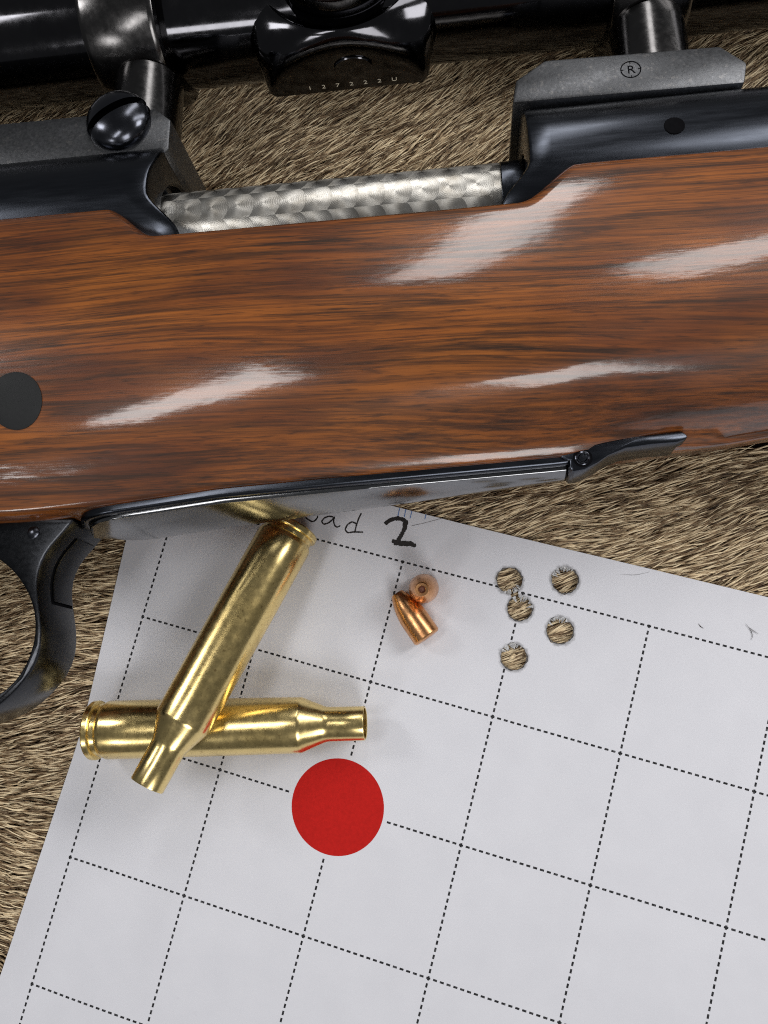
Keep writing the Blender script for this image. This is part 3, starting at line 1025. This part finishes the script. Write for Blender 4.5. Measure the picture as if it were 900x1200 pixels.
loose([from_paper(*q) for q in ((119.2, 5.2), (120.3, 4.4), (121.0, 3.2), (120.8, 2.4))], "short dark hair curled on the paper at the far right, above the dashed line")
loose([from_paper(*q) for q in ((119.9, 4.7), (121.0, 4.2), (121.9, 3.9))], "tiny straight hair crossing the curled dark hair at the far right")
loose([from_paper(*q) for q in ((110.6, 2.9), (111.2, 2.4), (111.7, 2.3))], "tiny dark speck of hair just above the top dashed line, right of the bullet holes", 0.10)
loose([from_paper(*q) for q in ((99.5, 10.6), (97.0, 9.2), (94.0, 8.6))], "long fine hair lying on the white margin right of the bullet holes", 0.03)

# ------------------------------------------------------------------ fur
def build_fur():
    N = 300000
    X = rng.uniform(-150, 150, N); Y = rng.uniform(-150, 165, N)
    px_, py_ = X - PO.x, Y - PO.y
    gx_, gy_ = cg * px_ + sg * py_, -sg * px_ + cg * py_
    lx = np.interp(gy_, [a for a, _ in LX], [b for _, b in LX])
    depth = np.minimum(gx_ - lx, 11 - gy_)                         # how far in under the paper
    nearhole = np.zeros(N, bool)
    for hx, hy, hr in HOLES: nearhole |= np.hypot(gx_ - hx, gy_ - hy) < 15
    keep = (depth < 16) | nearhole
    # nothing deep under the stock or in the far upper corner behind the scope
    vv = (X - RO.x) * v_.x + (Y - RO.y) * v_.y
    keep &= ~((vv > -46) & (vv < -20))
    keep &= vv < 96
    dens = np.where((vv > -20) & (vv < 60), 1.0, 0.92)
    keep &= rng.uniform(0, 1, N) < dens
    X, Y, gx_, gy_, depth, vv = (a[keep] for a in (X, Y, gx_, gy_, depth, vv))
    n = len(X)
    # lie of the hair
    ang = np.where(vv > -10, 27.0, 0.0)
    f_r = smooth((X + 20) / 60.0)
    low = 4 + 13 * f_r - 30 * smooth((-62 - Y) / 50) * (1 - f_r)
    ang = np.where(vv > -10, 27.0, low)
    swirl = 7 * np.sin(X * 0.11 + Y * 0.07) + 6 * np.sin(Y * 0.19 - X * 0.05 + 1.0) + 4 * np.sin(X * 0.31 + 2 * np.sin(Y * 0.21))
    a0_ = np.radians(ang)
    al = X * np.cos(a0_) + Y * np.sin(a0_); ac = -X * np.sin(a0_) + Y * np.cos(a0_)

    def vn(x, y, seed):                                              # smooth value noise
        T = np.random.default_rng(seed).uniform(0, 1, (256, 256))
        xi = np.floor(x).astype(int); yi = np.floor(y).astype(int)
        fx = x - xi; fy = y - yi
        fx = fx * fx * (3 - 2 * fx); fy = fy * fy * (3 - 2 * fy)
        g = lambda i, k: T[(xi + i) % 256, (yi + k) % 256]
        return (g(0, 0) * (1 - fx) + g(1, 0) * fx) * (1 - fy) + (g(0, 1) * (1 - fx) + g(1, 1) * fx) * fy

    tr = vn(al / 6.0, ac / 0.60, 1)                                  # locks: neighbours lie alike
    tr2 = vn(al / 7.0 + 31, ac / 0.48 + 7, 2)
    big = vn(X / 17.0, Y / 13.0, 3)
    ang = np.radians(ang + swirl * 0.6 + (tr - .5) * 8 + (vn(al / 12, ac / 4, 5) - .5) * 14 + rng.normal(0, 4.5, n))
    L = rng.uniform(8, 12.5, n) * (0.9 + 0.2 * tr2)
    K = 6
    t = np.linspace(0, 1, K)
    bend = rng.normal(0, 0.17, n) + (tr - .5) * 0.20
    wob = rng.uniform(0, 6.28, n)
    root_z = -5.9
    top_z = rng.uniform(-2.2, 0.6, n) + (tr2 - .5) * 1.0
    top_z = np.where(rng.uniform(0, 1, n) < .05, top_z + 0.8, top_z)
    a_t = ang[:, None] + bend[:, None] * (t[None] - .3) + 0.10 * np.sin(wob[:, None] + t[None] * 5)
    step = L[:, None] / (K - 1)
    dx = np.cos(a_t) * step; dy = np.sin(a_t) * step
    PX = X[:, None] + np.cumsum(dx, 1) - dx - 0.5 * (np.cos(ang) * L)[:, None]
    PY = Y[:, None] + np.cumsum(dy, 1) - dy - 0.5 * (np.sin(ang) * L)[:, None]
    rise = 1 - (1 - t) ** 3.2
    PZ = root_z + (top_z - root_z)[:, None] * rise[None] + 0.25 * np.sin(wob[:, None] * 3 + t[None] * 6)
    # keep below the paper where it is covered
    qx, qy = PX - PO.x, PY - PO.y
    hx_, hy_ = cg * qx + sg * qy, -sg * qx + cg * qy
    lx = np.interp(hy_, [a for a, _ in LX], [b for _, b in LX])
    dd = np.minimum(hx_ - lx, 11 - hy_)
    lim = np.where(dd > -3.2, -0.25 - 0.9 * smooth((dd - 2) / 3), 9.0)
    PZ = np.minimum(PZ, lim - 0.35 * rng.uniform(0, 1, n)[:, None])
    wid = rng.uniform(0.11, 0.18, n)[:, None] * np.array([0.55, 0.9, 1.0, 0.92, 0.62, 0.08])[None]
    tx, ty = np.cos(a_t), np.sin(a_t)
    roll = rng.normal(0, 0.35, n)[:, None]
    ox, oy, oz = -ty * wid * np.cos(roll), tx * wid * np.cos(roll), wid * np.sin(roll)
    crest = wid * 0.85
    co = np.empty((n, K, 3, 3), np.float32)
    co[:, :, 0] = np.stack([PX + ox, PY + oy, PZ + oz], -1)
    co[:, :, 1] = np.stack([PX, PY, PZ + crest], -1)
    co[:, :, 2] = np.stack([PX - ox, PY - oy, PZ - oz], -1)
    cc = np.ones((n, K, 3, 4), np.float32)
    cc[..., 0] = t[None, :, None]
    cc[..., 1] = (0.6 * rng.uniform(0, 1, n) + 0.4 * tr)[:, None, None]
    cc[..., 2] = np.clip(0.95 * rng.uniform(0, 1, n) + 0.20 * (tr2 - .5) + 0.18 * (big - .5) + 0.04, 0, 1)[:, None, None]
    base = (np.arange(n) * K * 3)[:, None, None, None]
    k = np.arange(K - 1)[None, :, None, None] * 3
    s = np.arange(2)[None, None, :, None]
    quad = np.array([0, 1, 4, 3])[None, None, None, :]
    f = (base + k + s + quad).reshape(-1, 4).astype(np.int32)
    me = bpy.data.meshes.new("fur")
    nvv = n * K * 3
    me.vertices.add(nvv)
    me.vertices.foreach_set("co", (co.reshape(-1) * S))
    me.loops.add(len(f) * 4)
    me.loops.foreach_set("vertex_index", f.reshape(-1))
    me.polygons.add(len(f))
    me.polygons.foreach_set("loop_start", np.arange(0, len(f) * 4, 4, dtype=np.int32))
    me.polygons.foreach_set("use_smooth", np.ones(len(f), bool))
    me.update(calc_edges=True)
    at = me.color_attributes.new("strand", 'FLOAT_COLOR', 'POINT')
    at.data.foreach_set("color", cc.reshape(-1))
    me.materials.append(M_FUR)
    o = bpy.data.objects.new("fur", me)
    col.objects.link(o)
    props(o, "banded tan and dark brown deer hair covering the hide", None, None, "stuff")
    print("hairs", n, "tris", len(f) * 2)


build_fur()
